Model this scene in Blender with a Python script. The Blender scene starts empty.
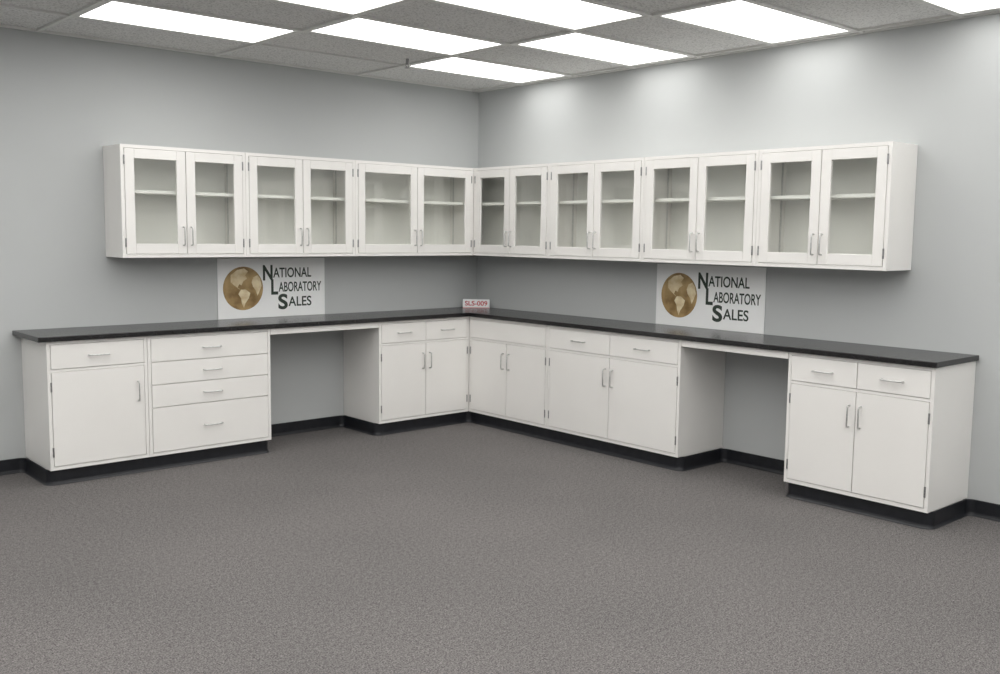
import bpy, bmesh, math, random
from mathutils import Vector, Matrix
random.seed(3)
S=bpy.context.scene
S.view_settings.view_transform='Standard'
S.view_settings.look='None'

# ---------------- calibrated dimensions (metres) ----------------
ZT=.945; TH=.032; ZB=.10
ZC=2.870; ZUT=2.167; ZUB=1.420
DC=.5426; DB=.5183; DU=.3129
a0,a1,a2=3.347,2.451,1.5185
b1,b2,b3,b4=1.2453,2.2118,3.1677,4.0653
c0,c1,c2,c3=3.912,3.281,2.382,1.439
d1,d2,d3,d4=1.4684,2.751,3.5746,4.4817
e0,e1=3.9637,4.4972
RX,RY=-9.6,-10.6      # far extents of the room

# ---------------- materials ----------------
def mat(name,col,rough=.5,metal=0,spec=.5,coat=0):
    m=bpy.data.materials.new(name); m.use_nodes=True
    b=m.node_tree.nodes['Principled BSDF']
    b.inputs['Base Color'].default_value=(*col,1)
    b.inputs['Roughness'].default_value=rough
    b.inputs['Metallic'].default_value=metal
    b.inputs['Specular IOR Level'].default_value=spec
    b.inputs['Coat Weight'].default_value=coat
    return m
def noise_col(m,c1_,c2_,scale,detail=3,lo=.35,hi=.65,bump=0,bscale=None,bdist=.001):
    nt=m.node_tree; N=nt.nodes; L=nt.links; b=N['Principled BSDF']
    tc=N.new('ShaderNodeTexCoord'); n=N.new('ShaderNodeTexNoise'); n.inputs['Scale'].default_value=scale; n.inputs['Detail'].default_value=detail
    L.new(tc.outputs['Object'],n.inputs['Vector'])
    r=N.new('ShaderNodeValToRGB'); r.color_ramp.elements[0].position=lo; r.color_ramp.elements[1].position=hi
    r.color_ramp.elements[0].color=(*c1_,1); r.color_ramp.elements[1].color=(*c2_,1)
    L.new(n.outputs['Fac'],r.inputs['Fac']); L.new(r.outputs['Color'],b.inputs['Base Color'])
    if bump:
        n2=N.new('ShaderNodeTexNoise'); n2.inputs['Scale'].default_value=bscale or scale; n2.inputs['Detail'].default_value=2
        L.new(tc.outputs['Object'],n2.inputs['Vector'])
        bp=N.new('ShaderNodeBump'); bp.inputs['Strength'].default_value=bump; bp.inputs['Distance'].default_value=bdist
        L.new(n2.outputs['Fac'],bp.inputs['Height']); L.new(bp.outputs['Normal'],b.inputs['Normal'])
    return r
M_wall=mat('wall_paint',(.5,.52,.52),.8,spec=.25)
noise_col(M_wall,(.478,.494,.494),(.494,.510,.510),1.3,bump=.15,bscale=260)
M_white=mat('white_enamel',(.80,.79,.76),.32)
noise_col(M_white,(.80,.787,.762),(.825,.812,.787),2.2)
M_inner=mat('cabinet_interior_paint',(.80,.81,.77),.45)
noise_col(M_inner,(.87,.87,.84),(.90,.90,.87),3)
M_top=mat('black_epoxy',(.02,.019,.02),.24,spec=.5)
noise_col(M_top,(.009,.0085,.009),(.016,.015,.016),60)
M_base=mat('black_vinyl',(.012,.013,.016),.42)
noise_col(M_base,(.007,.008,.011),(.012,.013,.017),20)
M_metal=mat('brushed_steel',(.6,.6,.6),.35,1)
noise_col(M_metal,(.58,.58,.57),(.7,.7,.69),90)
M_hinge=mat('hinge_steel',(.3,.3,.3),.4,1)
noise_col(M_hinge,(.28,.28,.28),(.4,.4,.4),90)
M_tbar=mat('tbar_paint',(.72,.72,.70),.5)
noise_col(M_tbar,(.70,.70,.68),(.74,.74,.72),8)
M_tile=mat('acoustic_tile',(.55,.55,.54),.95,spec=.1)
noise_col(M_tile,(.50,.50,.49),(.76,.76,.75),90,4,.36,.5,bump=.3,bscale=150,bdist=.0015)
M_print=mat('sign_board',(.74,.75,.75),.4)
noise_col(M_print,(.84,.85,.85),(.87,.88,.88),4)
M_ink=mat('dark_ink',(.02,.035,.025),.5)
noise_col(M_ink,(.018,.03,.022),(.028,.045,.032),30)
M_red=mat('red_ink',(.6,.05,.06),.5); noise_col(M_red,(.50,.03,.05),(.56,.05,.07),30)
M_pink=mat('pink_card',(.75,.45,.45),.5); noise_col(M_pink,(.72,.34,.37),(.8,.42,.45),30)
M_sea=mat('globe_print_sea',(.35,.24,.1),.45); noise_col(M_sea,(.20,.12,.04),(.45,.31,.14),9,4)
M_land=mat('globe_print_land',(.6,.5,.3),.45); noise_col(M_land,(.58,.44,.24),(.80,.70,.48),14,4)
# carpet
M_carpet=mat('carpet_loop',(.14,.13,.125),1,spec=.05)
def carpet():
    nt=M_carpet.node_tree; N=nt.nodes; L=nt.links; b=N['Principled BSDF']
    tc=N.new('ShaderNodeTexCoord')
    n=N.new('ShaderNodeTexNoise'); n.inputs['Scale'].default_value=150; n.inputs['Detail'].default_value=4; n.inputs['Roughness'].default_value=.75
    n2=N.new('ShaderNodeTexNoise'); n2.inputs['Scale'].default_value=1.1; n2.inputs['Detail'].default_value=5
    n3=N.new('ShaderNodeTexNoise'); n3.inputs['Scale'].default_value=45; n3.inputs['Detail'].default_value=4; n3.inputs['Roughness'].default_value=.7
    for q in (n,n2,n3): L.new(tc.outputs['Object'],q.inputs['Vector'])
    ad=N.new('ShaderNodeMix'); ad.data_type='FLOAT'; ad.inputs[0].default_value=.22
    L.new(n.outputs['Fac'],ad.inputs[2]); L.new(n3.outputs['Fac'],ad.inputs[3])
    r=N.new('ShaderNodeValToRGB'); e=r.color_ramp.elements
    e[0].position=.36; e[0].color=(.026,.0245,.024,1); e[1].position=.64; e[1].color=(.255,.242,.238,1)
    L.new(ad.outputs[0],r.inputs['Fac'])
    r2=N.new('ShaderNodeValToRGB'); f=r2.color_ramp.elements
    f[0].position=.3; f[0].color=(.93,.93,.93,1); f[1].position=.7; f[1].color=(1.05,1.04,1.04,1)
    L.new(n2.outputs['Fac'],r2.inputs['Fac'])
    mx=N.new('ShaderNodeMix'); mx.data_type='RGBA'; mx.blend_type='MULTIPLY'; mx.inputs[0].default_value=1
    L.new(r.outputs['Color'],mx.inputs[6]); L.new(r2.outputs['Color'],mx.inputs[7]); L.new(mx.outputs[2],b.inputs['Base Color'])
    bp=N.new('ShaderNodeBump'); bp.inputs['Strength'].default_value=.35; bp.inputs['Distance'].default_value=.003
    L.new(n.outputs['Fac'],bp.inputs['Height']); L.new(bp.outputs['Normal'],b.inputs['Normal'])
carpet()
# glass: thin pane
M_glass=bpy.data.materials.new('clear_glass'); M_glass.use_nodes=True
nt=M_glass.node_tree; nt.nodes.clear(); o=nt.nodes.new('ShaderNodeOutputMaterial')
t=nt.nodes.new('ShaderNodeBsdfTransparent'); t.inputs[0].default_value=(.96,.97,.95,1)
g=nt.nodes.new('ShaderNodeBsdfGlossy'); g.inputs['Roughness'].default_value=.03; g.inputs[0].default_value=(1,1,1,1)
lw=nt.nodes.new('ShaderNodeLayerWeight'); lw.inputs[0].default_value=.5
pw=nt.nodes.new('ShaderNodeMath'); pw.operation='POWER'; pw.inputs[1].default_value=4.5
ma=nt.nodes.new('ShaderNodeMath'); ma.operation='MULTIPLY_ADD'; ma.inputs[1].default_value=.85; ma.inputs[2].default_value=.08
mx=nt.nodes.new('ShaderNodeMixShader')
nt.links.new(lw.outputs['Facing'],pw.inputs[0]); nt.links.new(pw.outputs[0],ma.inputs[0])
nt.links.new(ma.outputs[0],mx.inputs[0]); nt.links.new(t.outputs[0],mx.inputs[1]); nt.links.new(g.outputs[0],mx.inputs[2]); nt.links.new(mx.outputs[0],o.inputs[0])
# lens (prismatic diffuser, fluorescent tubes behind)
LENS=5.1
M_lens=bpy.data.materials.new('light_diffuser'); M_lens.use_nodes=True
nt=M_lens.node_tree; nt.nodes.clear(); o=nt.nodes.new('ShaderNodeOutputMaterial')
em=nt.nodes.new('ShaderNodeEmission'); em.inputs[0].default_value=(1,.985,.96,1); em.inputs[1].default_value=LENS
nt.links.new(em.outputs[0],o.inputs[0])

# ---------------- mesh helpers ----------------
def link(o,parent=None):
    S.collection.objects.link(o)
    if parent: o.parent=parent
    return o
def mesh(name,parts,mats,parent=None,bevel=0,seg=2,loc=(0,0,0)):
    """parts: list of (min,max,matindex)"""
    bm=bmesh.new()
    for p in parts:
        lo=[min(a,b) for a,b in zip(p[0],p[1])]; hi=[max(a,b) for a,b in zip(p[0],p[1])]
        v=[bm.verts.new((x,y,z)) for z in (lo[2],hi[2]) for y in (lo[1],hi[1]) for x in (lo[0],hi[0])]
        for f in ((0,2,3,1),(4,5,7,6),(0,1,5,4),(2,6,7,3),(0,4,6,2),(1,3,7,5)):
            F=bm.faces.new([v[i] for i in f]); F.material_index=p[2] if len(p)>2 else 0
    me=bpy.data.meshes.new(name); bm.to_mesh(me); bm.free()
    for m in mats: me.materials.append(m)
    ob=bpy.data.objects.new(name,me); ob.location=loc; link(ob,parent)
    if bevel:
        b=ob.modifiers.new('bevel','BEVEL'); b.width=bevel; b.segments=seg; b.limit_method='ANGLE'
    return ob
def quad(name,pts,m,parent=None):
    me=bpy.data.meshes.new(name); me.from_pydata([tuple(p) for p in pts],[],[(0,1,2,3)]); me.materials.append(m)
    return link(bpy.data.objects.new(name,me),parent)
def empty(name,loc=(0,0,0),rot=(0,0,0)):
    e=bpy.data.objects.new(name,None); e.empty_display_size=.1; e.location=loc; e.rotation_euler=rot
    return link(e)
def W(side,s,d,z):   # s along the wall from the corner, d out from the wall
    return (-s,-d,z) if side=='L' else (-d,-s,z)
def tube(name,pts,r,m,parent,cyc=False):
    cu=bpy.data.curves.new(name,'CURVE'); cu.dimensions='3D'; cu.bevel_depth=r; cu.bevel_resolution=3; cu.use_fill_caps=True
    sp=cu.splines.new('POLY'); sp.points.add(len(pts)-1)
    for i,p in enumerate(pts): sp.points[i].co=(*p,1)
    cu.materials.append(m)
    return link(bpy.data.objects.new(name,cu),parent)
def pull(side,s,d,z,vertical,parent,name,L=.125,out=.03,r=.0048):
    h=L/2; c=.012
    prof=[(-h,0),(-h,out-c)]
    for k in range(1,5):
        a=math.pi/2*k/5; prof.append((-h+c*(1-math.cos(a)),out-c+c*math.sin(a)))
    prof.append((-h+c,out)); prof+= [(-p,q) for p,q in reversed(prof)]
    pts=[W(side,s,d+q,z+p) if vertical else W(side,s+p,d+q,z) for p,q in prof]
    return tube(name,pts,r,M_metal,parent)
def hinge(side,s,d,z,parent,name):
    pts=[W(side,s,d+.002,z-.03),W(side,s,d+.002,z+.03)]
    return tube(name,pts,.0055,M_hinge,parent)

# ---------------- base cabinets ----------------
SP=.728   # drawer / door split
FT=ZT-TH-.002
def base_cab(side,s0,s1,layout,body0=None,name='base_cabinet'):
    E=empty(name,W(side,(s0+s1)/2,DB/2,ZB))
    inv=E.location.copy()
    P=lambda s,d,z:tuple(Vector(W(side,s,d,z)))
    parts=[]
    b0=body0 if body0 is not None else s0
    g=.0015
    parts.append((P(b0+g,.003,ZB),P(s1-g,DB-.016,FT)))
    # plinth in the toe space
    parts.append((P(b0+.02,.02,.001),P(s1-.02,DB-.06,ZB+.001)))
    st=.022
    parts.append((P(s0+g,DB-.017,ZB),P(s0+st,DB-.001,FT)))
    parts.append((P(s1-st,DB-.017,ZB),P(s1-g,DB-.001,FT)))
    parts.append((P(s0+st,DB-.017,FT-.018),P(s1-st,DB-.0012,FT)))
    parts.append((P(s0+st,DB-.017,ZB),P(s1-st,DB-.0012,ZB+.022)))
    if layout!='drawers4':
        parts.append((P(s0+st,DB-.017,SP-.008),P(s1-st,DB-.0012,SP+.008)))
    objs=[mesh('body',parts,[M_white])]
    x0,x1=s0+st+.003,s1-st-.003; zt=FT-.018-.003; zb=ZB+.022+.003
    G=.0025
    def front(n,p,q,zl,zh): objs.append(mesh(n,[(P(p,DB-.015,zl),P(q,DB+.002,zh))],[M_white],bevel=.002))
    mid=(x0+x1)/2
    if layout=='drawers4':
        H=(zt-zb); ys=[zt,zt-H*.205,zt-H*.405,zt-H*.605,zb]
        for i in range(4):
            zl=ys[i+1]+(G if i<3 else 0); zh=ys[i]-(G if i else 0)
            front('drawer_%d'%(i+1),x0,x1,zl,zh)
            objs.append(pull(side,mid,DB+.002,(zl+zh)/2,False,None,'pull_%d'%(i+1)))
    else:
        nd,nr=layout   # number of doors, number of drawers (negative: blank rail, no pulls)
        n=abs(nr)
        for i in range(n):
            p=x0+(x1-x0)*i/n+(G if i else 0); q=x0+(x1-x0)*(i+1)/n-(G if i<n-1 else 0)
            front('drawer_%d'%(i+1),p,q,SP+.011,zt)
            if nr>0: objs.append(pull(side,(p+q)/2,DB+.002,(SP+.011+zt)/2,False,None,'drawer_pull_%d'%(i+1)))
        zh=SP-.011
        if nd==2:
            front('door_1',x0,mid-G,zb,zh); front('door_2',mid+G,x1,zb,zh)
            for k,sg in ((1,-1),(2,1)):
                objs.append(pull(side,mid+sg*.035,DB+.002,zh-.08-.0625,True,None,'door_pull_%d'%k))
            hs=[x0-.003,x1+.003]
        else:
            front('door_1',x0,x1,zb,zh)
            objs.append(pull(side,x0+.045,DB+.002,zh-.10-.0625,True,None,'door_pull_1'))
            hs=[x1+.003]
        for i,h in enumerate(hs):
            for j,z in enumerate((zb+.09,zh-.09)): objs.append(hinge(side,h,DB-.001,z,None,'hinge_%d_%d'%(i,j)))
    for o in objs:
        o.parent=E; o.matrix_parent_inverse=Matrix.Translation(-inv)
    return E
base_cab('L',c1,c0,(1,1))
base_cab('L',c2,c1,'drawers4')
base_cab('L',DB,c3,(2,2))
base_cab('R',DB,d1,(2,-1),body0=.004)
base_cab('R',d1,d2,(2,2))
base_cab('R',d3,d4,(2,2))

# ---------------- countertop (one L-shaped slab) ----------------
def prism(name,poly,z0,z1,m,bevel=0,parent=None):
    bm=bmesh.new(); v=[bm.verts.new((x,y,z0)) for x,y in poly]; f=bm.faces.new(v)
    r=bmesh.ops.extrude_face_region(bm,geom=[f])
    for e in r['geom']:
        if isinstance(e,bmesh.types.BMVert): e.co.z=z1
    bmesh.ops.recalc_face_normals(bm,faces=bm.faces)
    me=bpy.data.meshes.new(name); bm.to_mesh(me); bm.free(); me.materials.append(m)
    o=link(bpy.data.objects.new(name,me),parent)
    if bevel:
        b=o.modifiers.new('bevel','BEVEL'); b.width=bevel; b.segments=3; b.limit_method='ANGLE'
    return o
prism('countertop',[(-.003,-.003),(-e0,-.003),(-e0,-DC),(-DC,-DC),(-DC,-e1),(-.003,-e1)],ZT-TH,ZT,M_top,.004)
# knee-space aprons
def apron(side,s0,s1):
    mesh('knee_space_rail',[(W(side,s0+.002,DB-.02,FT-.045),W(side,s1-.002,DB,FT)),
      (W(side,s0+.002,DB-.10,FT-.02),W(side,s1-.002,DB-.02,FT))],[M_white],bevel=.002)
apron('L',c3,c2); apron('R',d2,d3)

# ---------------- cove base ----------------
def cove(name,pts,R=.05):
    out=[]
    P=[Vector(p) for p in pts]
    for i,p in enumerate(P):
        if i in (0,len(P)-1): out.append(p); continue
        a=(P[i-1]-p).normalized(); b=(P[i+1]-p).normalized()
        c=p+a*R+b*R
        for k in range(9):
            t=k/8*math.pi/2
            out.append(c-b*R*math.cos(t)-a*R*math.sin(t))
    # profile: (offset out, z)
    prof=[(0,0),(0,ZB-.003),(.004,ZB-.004),(.005,ZB-.008),(.005,.022),(.008,.01),(.015,.002),(.018,0)]
    bm=bmesh.new(); rows=[]
    for i,p in enumerate(out):
        d=Vector((0,0))
        if i>0: d+=(p-out[i-1]).normalized()
        if i<len(out)-1: d+=(out[i+1]-p).normalized()
        d.normalize(); n=Vector((d.y,-d.x))
        rows.append([bm.verts.new((p.x+n.x*o,p.y+n.y*o,z+.0005)) for o,z in prof])
    m=len(prof)
    for i in range(len(rows)-1):
        for j in range(m):
            k=(j+1)%m
            bm.faces.new((rows[i][j],rows[i][k],rows[i+1][k],rows[i+1][j]))
    bm.faces.new(rows[0]); bm.faces.new(rows[-1][::-1])
    bmesh.ops.recalc_face_normals(bm,faces=bm.faces)
    me=bpy.data.meshes.new(name); bm.to_mesh(me); bm.free(); me.materials.append(M_base)
    return link(bpy.data.objects.new(name,me))
TK=DB-.035
g=.001
cove('baseboard_left',[(RX+.02,-g),(-c0-g,-g),(-c0-g,-TK),(-c2+g,-TK),(-c2+g,-g),(-c3-g,-g),(-c3-g,-TK),(-TK,-TK),(-TK,-.8)])
cove('baseboard_right',[(-TK,-.8),(-TK,-d2-g),(-g,-d2-g),(-g,-d3+g),(-TK,-d3+g),(-TK,-d4-g),(-g,-d4-g),(-g,RY+.02)])

# ---------------- wall cabinets ----------------
SH=1.862
def wall_cab(side,s0,s1,body0=None,body1=None):
    E=empty('glass_door_wall_cabinet',W(side,(s0+s1)/2,DU/2,ZUB)); inv=E.location.copy()
    P=lambda s,d,z:W(side,s,d,z)
    b0=s0 if body0 is None else body0
    t=.016; g=.001; st=.024; tr=.022; F=DU-.018
    parts=[(P(b0+g,.003,ZUB),P(b0+t,F,ZUT)),(P(s1-t,.003,ZUB),P(s1-g,F,ZUT)),
      (P(b0+t,.003,ZUT-t),P(s1-t,F,ZUT)),(P(b0+t,.003,ZUB),P(s1-t,F,ZUB+t)),
      (P(s0+g,F,ZUB),P(s0+st,DU-.001,ZUT)),(P(s1-st,F,ZUB),P(s1-g,DU-.001,ZUT)),
      (P(s0+st,F,ZUT-tr),P(s1-st,DU-.0012,ZUT)),(P(s0+st,F,ZUB),P(s1-st,DU-.0012,ZUB+tr))]
    objs=[mesh('carcass',parts,[M_white])]
    objs.append(mesh('back_panel',[(P(b0+t,.004,ZUB+t),P(s1-t,.012,ZUT-t))],[M_inner]))
    objs.append(mesh('shelf',[(P(b0+t+.002,.014,SH-.011),P(s1-t-.002,F-.035,SH+.011))],[M_inner],bevel=.002))
    # slotted shelf standards inside
    sl=[]
    for s in (b0+t+.0005,s1-t-.0035):
        for d in (.05,F-.06):
            sl.append((P(s,d,ZUB+.03),P(s+.003,d+.016,ZUT-.03)))
    objs.append(mesh('shelf_standards',sl,[M_metal]))
    x0,x1=s0+st+.003,s1-st-.003; mid=(x0+x1)/2; G=.0025
    zl,zh=ZUB+tr+.003,ZUT-tr-.003; fw=.064
    for k,(p,q) in enumerate(((x0,mid-G),(mid+G,x1))):
        D0,D1=DU-.017,DU+.003
        fr=[(P(p,D0,zl),P(p+fw,D1,zh)),(P(q-fw,D0,zl),P(q,D1,zh)),
            (P(p+fw-.0005,D0,zh-fw),P(q-fw+.0005,D1-.0003,zh)),(P(p+fw-.0005,D0,zl),P(q-fw+.0005,D1-.0003,zl+fw+.004))]
        objs.append(mesh('door_frame_%d'%(k+1),fr,[M_white],bevel=.0025))
        u0,u1,w0,w1=p+fw-.003,q-fw+.003,zl+fw-.003,zh-fw+.003; dd=DU-.010
        objs.append(quad('glass_pane_%d'%(k+1),[P(u0,dd,w0),P(u1,dd,w0),P(u1,dd,w1),P(u0,dd,w1)],M_glass))
        objs.append(pull(side,(q-.026) if k==0 else (p+.026),DU+.003,1.567,True,None,'pull_%d'%(k+1)))
        h=p-.003 if k==0 else q+.003
        for j,z in enumerate((zl+.075,zh-.075)): objs.append(hinge(side,h,DU,z,None,'hinge_%d_%d'%(k,j)))
    for o in objs:
        o.parent=E; o.matrix_parent_inverse=Matrix.Translation(-inv)
for s0,s1 in ((DU,a2),(a2,a1),(a1,a0)): wall_cab('L',s0,s1)
wall_cab('R',DU,b1,body0=.004)
for s0,s1 in ((b1,b2),(b2,b3),(b3,b4)): wall_cab('R',s0,s1)

# ---------------- logo boards ----------------
def text(body,x0,x1,z,cap,m,parent,y=-.0045,name='lettering',bold=0):
    """lettering fitted between x0 and x1, baseline z, capital height cap"""
    cu=bpy.data.curves.new(name,'FONT'); cu.body=body; cu.size=cap/.70; cu.extrude=.0004; cu.offset=bold
    cu.materials.append(m); o=link(bpy.data.objects.new(name,cu),parent)
    bpy.context.view_layer.update()
    wd=max(o.dimensions.x,1e-4); s=(x1-x0)/wd
    bx=min(c[0] for c in o.bound_box)
    o.location=(x0-bx*s,y,z); o.rotation_euler=(math.pi/2,0,0); o.scale=(s,1,1); return o
def flat(name,pts,y,m,parent):
    bm=bmesh.new(); bm.faces.new([bm.verts.new((x,y,z)) for x,z in pts])
    me=bpy.data.meshes.new(name); bm.to_mesh(me); bm.free(); me.materials.append(m)
    return link(bpy.data.objects.new(name,me),parent)
def board(loc,rot,w,h):
    E=empty('logo_sign_board',loc,(0,0,rot))
    mesh('board',[((0,-.004,0),(w,0,h))],[M_print],E,.001)
    cx,cz,r=w*.225,h*.50,.165
    flat('globe_sea',[(cx+r*math.cos(a*math.pi/32),cz+r*math.sin(a*math.pi/32)) for a in range(64)],-.0045,M_sea,E)
    na=[(-.62,.62),(-.3,.85),(.05,.92),(.25,.78),(.1,.6),(.2,.45),(0,.32),(-.08,.14),(-.2,.2),(-.28,.05),(-.15,-.05),(-.22,-.02),(-.42,.12),(-.62,.3)]
    sa=[(-.12,-.05),(.12,-.05),(.35,-.22),(.28,-.45),(.1,-.68),(.02,-.9),(-.08,-.7),(-.12,-.45),(-.25,-.25)]
    af=[(.5,.5),(.72,.6),(.86,.42),(.93,.1),(.82,-.15),(.72,-.35),(.62,-.1),(.48,.08),(.42,.28)]
    for i,c in enumerate((na,sa,af)): flat('globe_land_%d'%i,[(cx+r*x,cz+r*z) for x,z in c],-.005,M_land,E)
    rows=(('N','ATIONAL',.405,.495,.50,.865,.665),('L','ABORATORY',.480,.545,.55,.965,.420),('S','ALES',.545,.635,.642,.865,.165))
    for i,(a,b,p,q,u,v,z) in enumerate(rows):
        text(a,w*p,w*q,h*z-.014,.112,M_ink,E,name='initial_%d'%i,bold=.005)
        text(b,w*u,w*v,h*z+.004,.074,M_ink,E,name='word_%d'%i,bold=.0016)
    return E
board((-2.535,-.004,.9455),0,.92,.455)
board((-.004,-2.108,.9455),-math.pi/2,.95,.455)

# corner tag (folded card)
E=empty('price_tag_card',(-.15,-.17,.9455),(0,0,-math.radians(43)))
mesh('card',[((-.12,-.003,.0),(.12,0,.078))],[M_print],E,.0008)
mesh('card_back',[((-.12,.0,.0),(.12,.05,.003))],[M_print],E)
mesh('card_stripe',[((-.12,-.0036,.0),(.12,-.003,.006))],[M_pink],E)
text('SLS-009',-.1,.1,.022,.04,M_red,E,y=-.0036,bold=.001)

# ---------------- room shell ----------------
T=.12
mesh('floor',[((RX-T,RY-T,-.1),(T,T,0))],[M_carpet])
mesh('wall_left',[((RX-T,0,0),(T,T,ZC+.3))],[M_wall])
mesh('wall_right',[((0,RY-T,0),(T,0,ZC+.3))],[M_wall])
mesh('wall_rear',[((RX-T,RY-T,0),(0,RY,ZC+.3))],[M_wall])
mesh('wall_far_side',[((RX-T,RY,0),(RX,0,ZC+.3))],[M_wall])
mesh('ceiling',[((RX,RY,ZC+.012),(0,0,ZC+.05))],[M_tile])
# T-bar grid
xs=[-.08-1.22*i for i in range(8)]; ys=[-.63-.61*i for i in range(17)]
xs=[x for x in xs if x>RX+.1]; ys=[y for y in ys if y>RY+.1]
bars=[]
for x in xs: bars.append(((x-.012,RY,ZC-.002),(x+.012,0,ZC+.012)))
for y in ys: bars.append(((RX,y-.012,ZC-.001),(0,y+.012,ZC+.0121)))
bars+= [((RX,-.022,ZC-.0025),(0,-.0005,ZC+.012)),((-.022,RY,ZC-.0025),(-.0005,0,ZC+.012))]
mesh('trim_ceiling_grid',bars,[M_tbar])
# recessed troffers in a checkerboard
for ci in range(len(xs)-1):
    for ri in range(len(ys)-1):
        if (ci+ri)%2: continue
        x1,x0=xs[ci]-.013,xs[ci+1]+.013; y1,y0=ys[ri]-.013,ys[ri+1]+.013
        f=.026
        E=empty('recessed_ceiling_light',((x0+x1)/2,(y0+y1)/2,ZC))
        hx=(x1-x0)/2; hy=(y1-y0)/2; h=.011
        mesh('frame',[((-hx,-hy,0),(-hx+f,hy,h)),((hx-f,-hy,0),(hx,hy,h)),((-hx+f,-hy,0),(hx-f,-hy+f*.8,h)),((-hx+f,hy-f*.8,0),(hx-f,hy,h))],[M_tbar],E)
        mesh('diffuser',[((-hx+f,-hy+f*.8,.004),(hx-f,hy-f*.8,.0105))],[M_lens],E)
# sprinkler head
E=empty('fire_sprinkler',(-1.42,-.86,ZC))
tube('pipe',[(0,0,.012),(0,0,-.03)],.012,M_hinge,E)
tube('deflector',[(0,0,-.052),(0,0,-.055)],.022,M_hinge,E)
tube('yoke',[(-.012,0,-.02),(-.016,0,-.04),(0,0,-.053),(.016,0,-.04),(.012,0,-.02)],.003,M_hinge,E)

# world
w=bpy.data.worlds.new('world'); S.world=w; w.use_nodes=True
w.node_tree.nodes['Background'].inputs[0].default_value=(.5,.5,.5,1); w.node_tree.nodes['Background'].inputs[1].default_value=.1

# ---------------- camera ----------------
yaw,pit,rol,f=-0.7274,-0.1051,0.0121,980.2
cy,sy,cp,sp=math.cos(yaw),math.sin(yaw),math.cos(pit),math.sin(pit)
fwd=Vector((-sy*cp,cy*cp,sp)); right=Vector((cy,sy,0)); up=right.cross(fwd)
r2=math.cos(rol)*right+math.sin(rol)*up; u2=-math.sin(rol)*right+math.cos(rol)*up
cam=bpy.data.cameras.new('camera'); co=bpy.data.objects.new('camera',cam); link(co)
M=Matrix((r2,u2,-fwd)).transposed().to_4x4(); M.translation=Vector((-5.81,-6.854,1.61)); co.matrix_world=M
cam.sensor_width=36; cam.lens=36*f/1000; cam.clip_start=.05
S.camera=co
